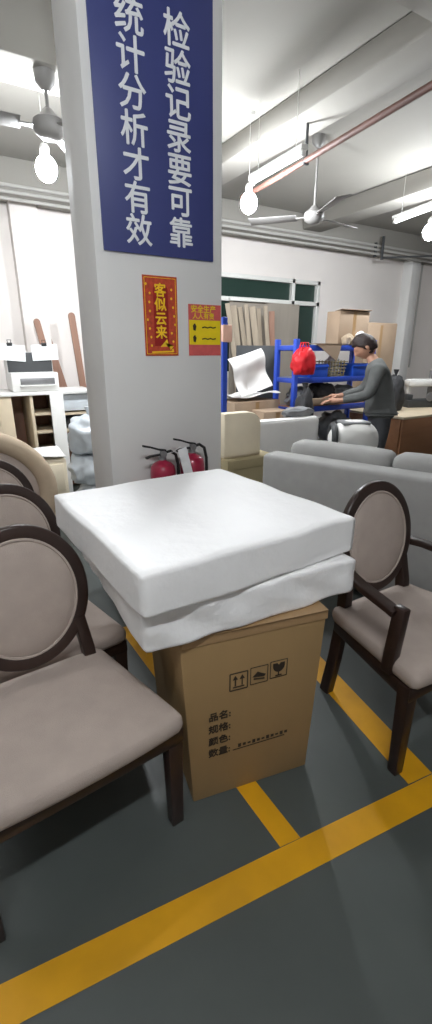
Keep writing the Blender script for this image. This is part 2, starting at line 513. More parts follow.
# this-way-up arrows
s_ = bmesh.new(); frame2d(s_, 0, 0, .062, .066)
for dx in (-.012, .012):
    poly2d(s_, [(dx - .009, .008), (dx + .009, .008), (dx, .024)]); box(s_, (dx, -.004, 0), (.004, .026, .001))
box(s_, (0, -.022, 0), (.04, .004, .001))
link('handling_symbol', front(s_, -.065, .485), M['ink'], cb, smooth=False)
s_ = bmesh.new(); frame2d(s_, 0, 0, .062, .066, .0025)
poly2d(s_, [(-.024, -.004), (-.006, .014), (.004, .008), (.024, -.002), (.018, -.01), (-.01, -.006)])
poly2d(s_, [(-.02, -.01), (.02, -.016), (.02, -.02), (-.02, -.015)])
link('handling_symbol', front(s_, .008, .49), M['ink'], cb, smooth=False)
s_ = bmesh.new(); frame2d(s_, 0, 0, .062, .066, .0025)
g = [(-.022, .024), (-.006, .024), (0, .016), (.006, .024), (.022, .024)]
g += [(.022 * math.cos(R(-t)), .014 + .026 * math.sin(R(-t))) for t in range(0, 181, 20)]
poly2d(s_, g); box(s_, (0, -.018, 0), (.004, .014, .001)); box(s_, (0, -.026, 0), (.024, .004, .001))
link('handling_symbol', front(s_, .08, .495), M['ink'], cb, smooth=False)
for k, (tx, xx) in enumerate((('品名:', -.17), ('规格:', -.17), ('颜色:', -.17), ('数量:', -.17))):
    t = text_bm(tx, .036, .0006, .0005, 'LEFT')
    if k == 3:
        box(t, (.19, -.012, 0), (.2, .003, .001))
        for i in range(11): box(t, (.115 + i * .018, .002, 0), (.011, .014 - .004 * (i % 3), .001))
    link('printed_text', front(t, xx, .36 - .052 * k), M['ink'], cb, smooth=False)

cu = thing('seat_cushion', 'lower white wrapped seat cushion lying on the carton, loose wrapping at its front', 'cushion', (.785, 1.385, .6925), -3)
bm = pad(.78, .79, .136, 26, .016, .0, .009, 3.3, 9)
for v in bm.verts:
    v.co.z = min(.1365, max(v.co.z, 0))
    sc = max(0, 1 - abs(v.co.z - .07) / .1)
    if v.co.y < -.36: v.co.y += .006 * math.sin(v.co.x * 30 + v.co.z * 38) * sc
link('cushion_body', bm, M['white_foam'], cu, angle=80)
cu2 = thing('seat_cushion', 'upper white wrapped seat cushion, topmost on the carton', 'cushion', (.75, 1.412, .830), 2.5)
bm = pad(.805, .845, .136, 26, .014, .004, .006, 8.1, 6)
for v in bm.verts: v.co.z = max(v.co.z, 0)
link('cushion_body', bm, M['white_foam'], cu2, angle=80)
# ================================================================= SOFA
so = thing('sofa', 'long grey fabric sofa seen from behind, right of the pillar', 'sofa', (1.83, 2.45, 0), math.degrees(math.atan2(-.93, .365)))
# local x runs along the back (towards the viewer), local y = towards its seat (away from viewer)
L = 2.3
for x0 in (.02,):
    link('back_panel', bx((L / 2, .1, .45), (L, .18, .78), .03, 3), M['sofa'], so)
link('base', bx((L / 2, .5, .2), (L - .3, .7, .22), .02), M['sofa'], so)
for x in (.09, L - .09):
    link('armrest', bx((x, .55, .34), (.17, .8, .56), .04, 3), M['sofa'], so)
cw = (L - .38) / 3
for k in range(3):
    xx = .19 + cw * (k + .5)
    bm = pad(cw - .01, .62, .16, 12, .05, .02); bmesh.ops.translate(bm, vec=(xx, .56, .31), verts=bm.verts)
    link('seat_cushion', bm, M['sofa'], so, angle=80)
xs = [.10, .80, 1.5, 2.2]
for k in range(3):
    wd_ = xs[k + 1] - xs[k] - .008
    bm = pad(wd_, .2, .44, 12, .055, .006, .004, k * 2.1, 7)
    bmesh.ops.translate(bm, vec=((xs[k] + xs[k + 1]) / 2, .285, .47), verts=bm.verts)
    link('back_cushion', bm, M['sofa'], so, angle=80)
for x in (.1, L - .1):
    for y in (.08, .84):
        link('leg', lathe(bmesh.new(), [(.018, 0), (.024, .09)], 12, (x, y, 0)), M['wood_dark'], so)

# ================================================================= PILLAR: SIGN, SCROLL, POSTER, EXTINGUISHERS
PY = 2.4
sg = thing('wall_sign', 'tall blue board with two columns of white Chinese characters on the pillar', 'sign', (1.115, PY - .001, 1.955), 0)
link('board', bx((0, -.006, .6), (.605, .012, 1.2), .002), M['blue_sign'], sg)
for col, x, z0, dz, sz in (('统计分析才有效', -.119, .913, .135, .14), ('检验记录要可靠', .111, .92, .134, .14)):
    for k, chx in enumerate(col):
        bm = text_bm(chx, sz, .0022, .001)
        xs_ = [v.co.x for v in bm.verts]; ys_ = [v.co.y for v in bm.verts]
        bmesh.ops.translate(bm, vec=(-(max(xs_) + min(xs_)) / 2, -(max(ys_) + min(ys_)) / 2, 0), verts=bm.verts)
        bmesh.ops.transform(bm, matrix=Matrix.Translation((x, -.0125, z0 - dz * k)) @ UPRIGHT, verts=bm.verts)
        link('character', bm, M['sign_white'], sg, smooth=False)

sc = thing('fortune_scroll', 'red and gold paper scroll with four golden characters on the pillar', 'scroll', (1.10, PY - .001, 1.475), 0)
link('paper', bx((0, -.002, .195), (.195, .003, .39)), M['red_paper'], sc, smooth=False)
bm = bmesh.new(); t_ = [(-.042, .05), (.042, .05), (.042, .325)] + [(.042 * math.cos(R(a)), .325 + .03 * math.sin(R(a))) for a in range(20, 180, 20)] + [(-.042, .325)]
poly2d(bm, t_, .001); bmesh.ops.transform(bm, matrix=Matrix.Translation((0, -.0037, 0)) @ UPRIGHT, verts=bm.verts)
link('centre_panel', bm, M['deep_red'], sc, smooth=False)
for k, chx in enumerate('客似云来'):
    bm = text_bm(chx, .068, .0018, .001)
    bmesh.ops.transform(bm, matrix=Matrix.Translation((-.002, -.0058, .318 - .068 * k)) @ UPRIGHT, verts=bm.verts)
    link('character', bm, M['gold'], sc, smooth=False)
bm = bmesh.new()
frame2d(bm, 0, .195, .176, .37, .0025)
random.seed(4)
for k in range(16):
    s = -1 if k % 2 else 1
    xx = s * random.uniform(.058, .082); zz = .03 + .34 * k / 16
    poly2d(bm, [(xx + .006 * math.cos(R(a)), zz + .007 * math.sin(R(a))) for a in range(0, 360, 72)])
# gold ingot and clouds at the foot
poly2d(bm, [(-.01, .045), (.07, .05), (.05, .03), (.03, .085), (.015, .07)])
poly2d(bm, [(-.06, .022), (.07, .026), (.07, .018), (-.06, .014)])
bmesh.ops.transform(bm, matrix=Matrix.Translation((0, -.0042, 0)) @ UPRIGHT, verts=bm.verts)
link('gold_border', bm, M['gold'], sc, smooth=False)

po = thing('notice_poster', 'small pink and yellow notice poster right of the red scroll on the pillar', 'poster', (1.368, PY - .001, 1.475), 0)
link('sheet', bx((0, -.0015, .133), (.207, .002, .266)), M['pink_paper'], po, smooth=False)
link('yellow_panel', bx((0, -.003, .122), (.2, .0015, .128)), M['yellow_paper'], po, smooth=False)
bm = text_bm('安全生产', .04, .0008, .0004); bmesh.ops.transform(bm, matrix=Matrix.Translation((-.01, -.003, .24)) @ UPRIGHT, verts=bm.verts)
link('heading', bm, M['yellow_paper'], po, smooth=False)
bm = text_bm('人人有责', .035, .0006, .0004); bmesh.ops.transform(bm, matrix=Matrix.Translation((-.01, -.003, .205)) @ UPRIGHT, verts=bm.verts)
link('heading', bm, M['yellow_paper'], po, smooth=False)
for k, z in enumerate((.15, .09)):
    bm = bmesh.new()
    poly2d(bm, [(-.075, z - .016), (-.062, z - .02), (-.056, z + .004), (-.066, z + .02), (-.078, z + .008)])
    ln = bmesh.new(); sweep(ln, [(-.02 + i * .018, z - .003 + .004 * (i % 2), 0) for i in range(6)], rrect(.0035, .0006, .2, 1))
    bmesh.ops.transform(ln, matrix=Matrix.Translation((0, -.004, 0)) @ UPRIGHT, verts=ln.verts)
    link('printed_line', ln, M['ink'], po, smooth=False)
    bmesh.ops.transform(bm, matrix=Matrix.Translation((0, -.004, 0)) @ UPRIGHT, verts=bm.verts)
    link('printed_mark', bm, M['ink'], po, smooth=False)


def extinguisher(root, hose_side, tag_):
    link('cylinder', lathe(bmesh.new(), [(.0, 0), (.066, .0), (.072, .012), (.072, .30), (.066, .332), (.047, .352), (.024, .362), (.02, .37)], 28), M['ext_red'], root)
    link('valve', lathe(bmesh.new(), [(.021, .368), (.021, .385), (.014, .39), (.014, .42), (0, .422)], 16), M['steel'], root)
    bm = bmesh.new()
    sweep(bm, [(.02, 0, .42), (-.02, 0, .428), (-.075, -.004, .448), (-.115, -.006, .458)], rrect(.012, .005, .5))
    sweep(bm, [(.02, 0, .402), (-.03, 0, .398), (-.075, -.004, .396), (-.1, -.004, .388)], rrect(.011, .005, .5))
    link('handle', bm, M['black'], root)
    bm = lathe(bmesh.new(), [(0, 0), (.018, 0), (.018, .01), (0, .01)], 16)
    bmesh.ops.transform(bm, matrix=Matrix.Translation((0, -.014, .403)) @ UPRIGHT, verts=bm.verts)
    link('gauge', bm, M['steel'], root)
    s = hose_side
    pts = [(.014, 0, .405), (.05 * 1, 0, .412), (.082, 0, .39), (.094, -.004, .33), (.092, -.01, .22), (.082, -.016, .12), (.078, -.02, .07)]
    link('hose', tube(bmesh.new(), pts, [.009] * 5 + [.011, .016]), M['black'], root)
    lb = lathe(bmesh.new(), [(.0727, .1), (.0727, .2)], 28)
    bmesh.ops.delete(lb, geom=[v for v in lb.verts if v.co.y > -.03], context='VERTS')
    link('printed_label', lb, M['sign_white'], root)
    bk = bmesh.new(); box(bk, (0, .08, .3), (.05, .03, .06), .004); box(bk, (0, .088, .2), (.04, .012, .26), .003)
    link('wall_bracket', bk, M['steel'], root)


e1 = thing('fire_extinguisher', 'left of the two red fire extinguishers on the pillar, with a blank white tag', 'fire extinguisher', (1.035, PY - .095, .555), 0, 'fire extinguishers on the pillar')
extinguisher(e1, 1, True)
e2 = dup(e1, (1.222, PY - .095, .575), 0, 'right of the two red fire extinguishers on the pillar, its hose bowed out')
tgm = Matrix.Translation((.105, -.078, .355)) @ Matrix.Rotation(R(-14), 4, 'Y')
link('tag', bx((0, 0, 0), (.055, .002, .17), mx=None), M['sign_white'], e1, smooth=False).matrix_local = tgm
link('tag_string', tube(bmesh.new(), [(.018, -.005, .4), (.04, -.06, .42), (.075, -.078, .45)], .0015, 6), M['sign_white'], e1)

# ================================================================= CEILING: PIPES, LAMPS, FANS
bm = tube(bmesh.new(), [(2.55, .6, 2.9), (2.68, 2.11, 2.9), (2.86, 3.95, 2.9), (2.88, 4.3, 2.9)], .022, 12)
pp = thing('ceiling_pipe', 'long rust-red pipe hung under the ceiling', 'pipe', (0, 0, 0))
link('pipe', bm, M['rust'], pp)
for y in (1.2, 3.3):
    x = 2.55 + (y - .6) * .0935
    bm = tube(bmesh.new(), [(x, y, 2.9), (x, y, 3.3 if x < 2.66 else 3.14)], .012, 8); box(bm, (x, y, 2.9), (.055, .03, .055), .01)
    link('hanger', bm, M['dark_grey'], pp)
cd = thing('conduit_run', 'bundle of thin grey conduits along the top of the back wall', 'conduit', (0, 0, 0))
for z, y in ((3.05, 5.63), (2.99, 5.62), (2.93, 5.62)):
    link('conduit', tube(bmesh.new(), [(X0 + .1, y, z), (X1 - .1, y, z)], .016, 8), M['conduit'], cd)
for x in (.55, 2.9, 6.3, 8.4):
    link('clip', bx((x, 5.643, 2.99), (.03, .04, .2), .003), M['dark_grey'], cd)
cb_ = thing('conduit_bracket', 'dark steel bracket with a sideways arm under the conduits at the right', 'bracket', (6.3, 5.5, 2.86))
bm = bmesh.new(); box(bm, (0, 0, .13), (.03, .03, .32), .003)
link('upright', bm, M['dark_grey'], cb_)
link('arm', tube(bmesh.new(), [(0, 0, 0), (.45, -.25, .02), (.85, -.5, .03)], .012, 8), M['dark_grey'], cb_)
vp = tube(bmesh.new(), [(7.93, 5.975, 1.2), (7.93, 5.975, 2.97)], .016, 8)
tag(link('wall_conduit', vp, M['conduit']), 'thin vertical grey conduit on the wall at the right edge', 'conduit')


def bulb_lamp(root, drop):
    bm = bmesh.new(); bmesh.ops.create_uvsphere(bm, u_segments=20, v_segments=12, radius=.07)
    bmesh.ops.scale(bm, vec=(1, 1, 1.12), verts=bm.verts)
    link('bulb', bm, M['bulb'], root)
    link('socket', lathe(bmesh.new(), [(.032, .066), (.032, .12), (.02, .14), (0, .142)], 16), M['white_plastic'], root)
    link('cord', tube(bmesh.new(), [(0, 0, .14), (0, 0, drop)], .003, 6), M['white_plastic'], root)
    link('ceiling_rose', lathe(bmesh.new(), [(.04, drop - .03), (.045, drop), (0, drop)], 16), M['white_plastic'], root)


l1 = thing('bulb_lamp', 'bare glowing bulb hanging left of the pillar', 'lamp', (.91, 3.74, 2.66), 0, 'bare bulb lamps')
bulb_lamp(l1, ZC - 2.68)
dup(l1, (2.56, 3.72, 2.68), 0, 'bare glowing bulb hanging just right of the pillar')
dup(l1, (4.85, 3.62, 2.70), 0, 'bare glowing bulb hanging at the right edge of the photo')
# shorten the cord of the lamp under the right beam


def tube_light(root, L_, rods, m):
    bm = bmesh.new(); box(bm, (0, 0, .035), (.06, L_, .035), .006)
    link('batten', bm, M['white_plastic'], root)
    link('tube', tube(bmesh.new(), [(0, -L_ / 2 + .03, 0), (0, L_ / 2 - .03, 0)], .015, 12), m, root)
    for y in (-L_ / 2 + .02, L_ / 2 - .02): link('end_cap', bx((0, y, .008), (.04, .03, .05), .005), M['white_plastic'], root)
    for y in (-L_ * .35, L_ * .35): link('hanger', tube(bmesh.new(), [(0, y, .05), (0, y, rods)], .0025, 6), M['white_plastic'], root)


t1 = thing('tube_light', 'lit tube lamp hanging beside the rust-red pipe', 'lamp', (2.46, 3.35, 2.82), -3, 'tube lamps')
t1.location = (2.51, 3.3, 2.80)
tube_light(t1, .7, ZC - 2.80, M['tube'])
dup(t1, (4.22, 3.3, 2.73), -12, 'lit tube lamp at the right above the man')
back_fill = thing('tube_light', 'added fill tube lamp on the ceiling behind the viewer', 'lamp', (-.15, -.4, 3.2), 90)  # unseen lamp, added to brighten the pillar front and the foreground
tube_light(back_fill, 1.4, ZC - 3.2, M['fill_back'])
left_fill = thing('tube_light', 'added fill tube lamp on the ceiling above the left row of chairs', 'lamp', (-1.0, 2.1, 3.2), 90)  # unseen lamp, added to light the pillar's left face and the seats
tube_light(left_fill, 1.2, ZC - 3.2, M['fill_left'])


def fan(root, rod, phase, ln=.62):
    link('canopy', lathe(bmesh.new(), [(.02, rod - .09), (.055, rod - .05), (.06, rod), (0, rod)], 20), M['fan'], root)
    link('rod', tube(bmesh.new(), [(0, 0, .08), (0, 0, rod - .05)], .011, 10), M['fan'], root)
    link('motor', lathe(bmesh.new(), [(0, -.06), (.05, -.055), (.085, -.03), (.095, 0), (.09, .03), (.05, .06), (.022, .09), (0, .09)], 28), M['fan'], root)
    for k in range(3):
        a = R(phase + 120 * k); mx = Matrix.Rotation(a, 4, 'Z')
        bm = bmesh.new()
        hexa(bm, [(.08, -.02, -.008), (.17, -.02, -.008), (.17, .02, -.008), (.08, .02, -.008)], [(.08, -.02, .0), (.17, -.02, .0), (.17, .02, .0), (.08, .02, .0)])
        hexa(bm, [(.16, -.05, -.014), (ln, -.068, -.014), (ln, .068, .014), (.16, .05, .012)], [(.16, -.05, -.009), (ln, -.068, -.009), (ln, .068, .019), (.16, .05, .017)], .002)
        bmesh.ops.transform(bm, matrix=mx, verts=bm.verts)
        link('blade', bm, M['fan'], root)


f1 = thing('ceiling_fan', 'grey ceiling fan on a thin rod in front of the back wall', 'fan', (3.32, 3.75, 2.68), 0, 'ceiling fans')
fan(f1, ZC - 2.68, 10)
f2 = thing('ceiling_fan', 'grey ceiling fan hanging from the cross beam at the left edge', 'fan', (.85, 3.32, 2.74), 0, 'ceiling fans')
fan(f2, 3.0 - 2.74, 175)

# ================================================================= BACK RIGHT: RACK AND ITS GOODS
RX0, RX1, RY0, RY1 = 3.38, 4.62, 3.97, 4.34
rk = thing('storage_rack', 'blue steel storage rack loaded with bags and bins behind the man', 'rack', (0, 0, 0))
for x in (RX0 + .025, RX1 - .025):
    for y in (RY0 + .025, RY1 - .025):
        link('post', bx((x, y, .81), (.05, .05, 1.62), .003), M['blue_steel'], rk)
LV = (.45, .90, 1.22, 1.56)
for z in LV:
    bm = bmesh.new()
    for y in (RY0 + .02, RY1 - .02): box(bm, ((RX0 + RX1) / 2, y, z - .03), (RX1 - RX0 - .1, .035, .06), .003)
    for x in (RX0 + .025, RX1 - .025): box(bm, (x, (RY0 + RY1) / 2, z - .03), (.03, RY1 - RY0 - .1, .05), .003)
    sh = link('shelf_beam', bm, M['blue_steel'], rk)
    link('shelf_board', bx(((RX0 + RX1) / 2, (RY0 + RY1) / 2, z - .005), (RX1 - RX0 - .06, RY1 - RY0 - .06, .01)), M['steel'] if z != .9 else M['brown_wood'], rk)


def lump(name, label, cat, loc, size, m, seed, amp=.2, group=None, rz=0, extra=None):
    t = thing(name, label, cat, loc, rz, group)
    link('body', blob(size, seed, amp), m, t, angle=80)
    if extra == 'neck':
        link('tied_neck', lathe(bmesh.new(), [(.02, -.03), (.014, .01), (.03, .05), (.035, .07), (0, .06)], 10, (0, 0, size[2])), m, t)
    if extra == 'handles':
        for s in (-1, 1):
            link('handle', tube(bmesh.new(), [(-size[0] * .2, s * .02, size[2] * .9), (-.03, s * .02, size[2] + .05), (.03, s * .02, size[2] + .05), (size[0] * .2, s * .02, size[2] * .9)], .008, 6), m, t)
    return t


lump('carrier_bag', 'bright red carrier bag hanging on the left post of the blue rack', 'bag', (3.38, 3.84, 1.26), (.27, .2, .27), M['red_bag'], 2.0, .2, None, 0, 'handles')
lump('goods_bag', 'grey plastic bag on the middle shelf of the blue rack, left of the others', 'bag', (3.62, 4.15, .90), (.3, .3, .2), M['grey_bag'], 5, .35, 'bags on the rack')
lump('goods_bag', 'dark fabric bag on the middle shelf of the blue rack', 'bag', (3.96, 4.16, .90), (.34, .28, .24), M['dark_bag'], 7, .3, 'bags on the rack')
lump('goods_bag', 'pale grey crumpled bag on the middle shelf of the blue rack, nearest the man', 'bag', (4.33, 4.15, .90), (.3, .3, .2), M['grey_bag'], 9, .35, 'bags on the rack')
lump('goods_bag', 'dark bundle on the lowest shelf of the blue rack', 'bag', (3.68, 4.15, .45), (.4, .36, .3), M['dark_bag'], 11, .3, 'bags on the rack')
lump('goods_bag', 'grey bundle on the lowest rack shelf behind the man', 'bag', (4.2, 4.15, .45), (.4, .36, .34), M['grey_bag'], 13, .35, 'bags on the rack')
# blue bins
bn = thing('storage_bin', 'small open blue plastic bin on the upper shelf of the rack beside the red bag', 'bin', (3.74, 4.13, 1.22), 0, 'blue bins on the rack')
bm = bmesh.new()
hexa(bm, [(-.12, -.14, 0), (.12, -.14, 0), (.12, .14, 0), (-.12, .14, 0)], [(-.13, -.15, .012), (.13, -.15, .012), (.13, .15, .012), (-.13, .15, .012)])
for sx in (-1, 1): box(bm, (sx * .13, 0, .07), (.01, .3, .14), .003)
for sy in (-1, 1): box(bm, (0, sy * .15, .06 if sy < 0 else .07), (.26, .01, .12 if sy < 0 else .14), .003)
link('bin_body', bm, M['blue_plastic'], bn)
link('rim', bx((0, -.158, .115), (.27, .014, .02), .004), M['blue_plastic'], bn)
dup(bn, (4.40, 4.13, 1.22), 0, 'small open blue plastic bin on the upper shelf of the rack behind the man\'s head')
bs = thing('basket', 'pale plastic basket with white stuff on the upper shelf of the rack', 'basket', (4.06, 4.12, 1.22))
bm = bmesh.new()
for k in range(5):
    z = .02 + .035 * k; a = .11 + .006 * k
    frame = [(-a, -a * .9, z), (a, -a * .9, z), (a, a * .9, z), (-a, a * .9, z)]
    sweep(bm, frame, circ(.006, 6), closed=True)
for sx in (-.1, -.05, 0, .05, .1):
    for sy in (-.105, .105): box(bm, (sx, sy, .09), (.01, .008, .17))
for sy in (-.08, -.03, .03, .08):
    for sx in (-.12, .12): box(bm, (sx, sy, .09), (.008, .01, .17))
box(bm, (0, 0, .006), (.22, .2, .012))
link('basket_body', bm, M['olive'], bs)
bb = blob((.19, .17, .2), 4, .3); bmesh.ops.translate(bb, vec=(0, 0, .014), verts=bb.verts)
ct = link('white_bundle', bb, M['white_cloth']); ct.location = (4.06, 4.12, 1.22)
tag(ct, 'crumpled white bundle inside the pale basket on the rack', 'bundle')
# kraft flap sheet hanging over the top beam
fl = bmesh.new(); poly2d(fl, [(-.2, .03), (.2, .03), (.185, -.02), (.14, -.16), (.04, -.1), (-.1, -.02)], .006)
box(fl, (0, .03, -.05), (.4, .006, .12))
bmesh.ops.transform(fl, matrix=Matrix.Translation((3.83, 3.955, 1.545)) @ UPRIGHT, verts=fl.verts)
tag(link('paper_flap', fl, M['carton_pale'], smooth=False), 'pale torn card hanging over the top beam of the blue rack', 'card')
# boxes on top of rack
ob = thing('carton', 'large pale kraft carton standing on top of the blue rack', 'box', (4.35, 4.2, 1.562), -3, None)
link('body', bx((0, 0, .185), (.46, .22, .37), .005), M['carton_pale'], ob)
link('flap', bx((0, -.08, .378), (.46, .12, .006), mx=Matrix.Rotation(R(-8), 4, 'X')), M['carton_pale'], ob)
link('packing_tape', bx((0, -.1105, .185), (.05, .002, .36)), M['tape'], ob)
ob2 = thing('carton', 'tall kraft carton standing behind the man, right of the rack', 'box', (5.32, 4.68, 0), 0)
link('body', bx((.08, 0, .93), (.62, .2, 1.86), .005), M['carton_pale'], ob2)
link('packing_tape', bx((.08, -.1005, .93), (.05, .002, 1.8)), M['tape'], ob2)
lump('goods_bag', 'small beige bundle in front of the carton on top of the blue rack', 'bag', (4.2, 4.03, 1.562), (.12, .14, .12), M['beige_fab'], 17, .3, 'small bundles on top of the rack')
lump('goods_bag', 'small white bundle beside the beige one on top of the blue rack', 'bag', (4.4, 4.03, 1.562), (.16, .12, .15), M['white_cloth'], 19, .3, 'small bundles on top of the rack')
wb = bx((3.75, 3.93, .955), (.72, .05, .07), .006)
o = tag(link('wood_plank', wb, M['carton_pale']), 'short pale plank on the rack edge under the man\'s hand', 'plank')
o.location.z = .0; o.location.y = .04; o.location.x = .02

# ================================================================= MAN
mn = thing('person', 'person in a grey sweater bending over goods at the blue rack', 'person', (4.0, 3.32, 0), -136)
mn.scale = (1.13, 1.13, 1.0)
SCL = 1.0
V, E_ = [], []


def vadd(x, y, z, r, link_to=None):
    V.append((x, y, z, r)); i = len(V) - 1
    if link_to is not None: E_.append((link_to, i))
    return i


def fingers(V, E, wrist, d, side, palm_n):
    """palm plus five fingers; d forward direction, side = direction of thumb"""
    d = Vector(d).normalized(); sd = Vector(side).normalized(); pn = Vector(palm_n).normalized()
    p0 = Vector(V[wrist][:3])
    V.append(tuple(p0 + d * .045) + ((.019, .034),)); pm = len(V) - 1; E.append((wrist, pm))
    V.append(tuple(p0 + d * .08) + ((.015, .036),)); kn = len(V) - 1; E.append((pm, kn))
    for k, (off, ln) in enumerate(((.030, .070), (.010, .080), (-.010, .075), (-.029, .058))):
        a = p0 + d * .095 + sd * off
        V.append(tuple(a) + (.0085,)); i0 = len(V) - 1; E.append((kn, i0))
        b = a + d * ln * .45 + pn * .008
        V.append(tuple(b) + (.008,)); i1 = len(V) - 1; E.append((i0, i1))
        c = b + d * ln * .4 + pn * .028
        V.append(tuple(c) + (.0065,)); i2 = len(V) - 1; E.append((i1, i2))
    a = p0 + d * .03 + sd * .04 + pn * .006
    V.append(tuple(a) + (.011,)); i0 = len(V) - 1; E.append((pm, i0))
    b = a + d * .035 + sd * .022 + pn * .012
    V.append(tuple(b) + (.0095,)); i1 = len(V) - 1; E.append((i0, i1))
    c = b + d * .03 + sd * .004 + pn * .01
    V.append(tuple(c) + (.008,)); i2 = len(V) - 1; E.append((i1, i2))


# body (faces local -Y, his left is +X)
pel = vadd(0, .02, .90, (.095, .07))
bel = vadd(0, .01, 1.04, (.11, .075), pel)
che = vadd(0, -.03, 1.22, (.12, .08), bel)
ucs = vadd(0, -.055, 1.33, (.095, .06), che)
nk = vadd(0, -.10, 1.42, .055, ucs)
nk2 = vadd(0, -.14, 1.47, .052, nk)
SH = {}
for s in (-1, 1):
    sh_ = vadd(s * .16, -.05, 1.325, .05, ucs)
    if s > 0:
        el = vadd(.235, -.12, 1.08, .046, sh_); wr = vadd(.17, -.36, 1.015, (.026, .03), el)
    else:
        el = vadd(-.235, -.14, 1.09, .046, sh_); wr = vadd(-.13, -.37, 1.03, (.026, .03), el)
    SH[s] = (sh_, el, wr)
    hp = vadd(s * .09, .02, .76, .058, pel)
    kn_ = vadd(s * .105, -.01, .47, .062, hp)
    an = vadd(s * .11, .03, .09, .042, kn_)
    vadd(s * .115, -.10, .04, .035, an)
d1 = Vector((-.12, -1, -.06))
fingers(V, E_, SH[1][2], d1, (-1, .1, .1), (0, -.1, -1))
fingers(V, E_, SH[-1][2], Vector((.1, -1, -.06)), (1, .1, .1), (0, -.1, -1))
bm = skin(V, E_, 0, 2)
# head joined into the same mesh
hd = bmesh.new(); bmesh.ops.create_uvsphere(hd, u_segments=32, v_segments=24, radius=1)
for v in hd.verts:
    x, y, z = v.co
    fr = max(0, -y)
    p = Vector((x * .074, y * .094, z * .115))
    if z < 0: p.x *= 1 - .28 * (-z) ** 1.5; p.y += -.012 * (-z)
    # brow, sockets, nose, mouth, chin
    p.y -= .008 * math.exp(-((z - .18) / .1) ** 2) * fr ** 2
    for sx in (-1, 1): p.y += .010 * math.exp(-((z - .02) / .09) ** 2 - ((x - sx * .38) / .17) ** 2) * fr
    p.y -= .026 * math.exp(-((z + .24) / .14) ** 2 - (x / .15) ** 2) * fr
    p.y -= .012 * math.exp(-((z + .02) / .2) ** 2 - (x / .1) ** 2) * fr
    p.y -= .007 * math.exp(-((z + .5) / .07) ** 2 - (x / .3) ** 2) * fr
    p.y += .004 * math.exp(-((z + .56) / .03) ** 2 - (x / .3) ** 2) * fr
    p.y -= .010 * math.exp(-((z + .82) / .14) ** 2 - (x / .3) ** 2) * fr
    v.co = p
for s in (-1, 1):
    ear = bmesh.new(); bmesh.ops.create_uvsphere(ear, u_segments=12, v_segments=10, radius=1)
    bmesh.ops.scale(ear, vec=(.012, .02, .033), verts=ear.verts)
    merge(hd, ear, Matrix.Translation((s * .074, .012, -.01)) @ Matrix.Rotation(R(s * 18), 4, 'Z'))
HM = Matrix.Translation((0, -.175, 1.54)) @ Matrix.Rotation(R(34), 4, 'X')
merge(bm, hd, HM)
link('body', bm, M['skin'], mn, angle=80)
# hair cap
hr = bmesh.new(); bmesh.ops.create_uvsphere(hr, u_segments=40, v_segments=28, radius=1)
dele = []
for v in hr.verts:
    x, y, z = v.co
    lim = .32 if y < -.3 else (-.05 if y < .2 else -.55)
    lim = -.62 + 1.0 * min(1, max(0, (.35 - y) / 1.0))
    nn = noise.noise(Vector((x * 5, y * 5, z * 5))) * .006
    k = 1.11 if z > 0 else 1.07
    p = Vector((x * .078, y * .098, z * .118)) * k + v.co * nn
    p.z += .008 * max(0, z)
    if z < lim: p = Vector((x * .068, y * .086, z * .105))
    v.co = p
bmesh.ops.transform(hr, matrix=HM, verts=hr.verts)
link('hair', hr, M['hair'], mn, angle=80)
# sweater
W, EW = [], []


def wadd(x, y, z, r, l=None):
    W.append((x, y, z, r)); i = len(W) - 1
    if l is not None: EW.append((l, i))
    return i


a = wadd(0, .015, 1.03, (.172, .14)); b0 = wadd(0, .02, .90, (.178, .145), a); b1 = wadd(0, .02, .80, (.17, .14), b0)
c = wadd(0, -.03, 1.22, (.178, .138), a); d = wadd(0, -.055, 1.335, (.14, .108), c); wadd(0, -.10, 1.43, (.08, .076), d)
for s in (-1, 1):
    sh_ = wadd(s * .17, -.05, 1.33, .077, d)
    if s > 0:
        m1 = wadd(.215, -.08, 1.2, .064, sh_); el = wadd(.238, -.12, 1.08, .06, m1); wadd(.175, -.335, 1.022, .042, el)
    else:
        m1 = wadd(-.215, -.09, 1.2, .064, sh_); el = wadd(-.238, -.14, 1.09, .06, m1); wadd(-.136, -.345, 1.035, .042, el)
link('sweater', skin(W, EW, 0, 2), M['sweater'], mn, angle=80)
W, EW = [], []
a = wadd(0, .02, .88, (.14, .115)); wadd(0, .02, 1.0, (.12, .095), a)
for s in (-1, 1):
    h_ = wadd(s * .088, .02, .80, .112, a); m_ = wadd(s * .097, .01, .65, .105, h_); k_ = wadd(s * .105, -.005, .47, .09, m_); wadd(s * .11, .03, .07, .072, k_)
link('trousers', skin(W, EW, 0, 2), M['trousers'], mn, angle=80)
for s in (-1, 1):
    bm = pad(.105, .28, .095, 10, .045, .0)
    for v in bm.verts:
        v.co.z *= 1 - .45 * max(0, min(1, (-v.co.y) / .14))
        v.co += Vector((s * .113, -.035, 0))
    link('shoe', bm, M['shoe'], mn, angle=80)

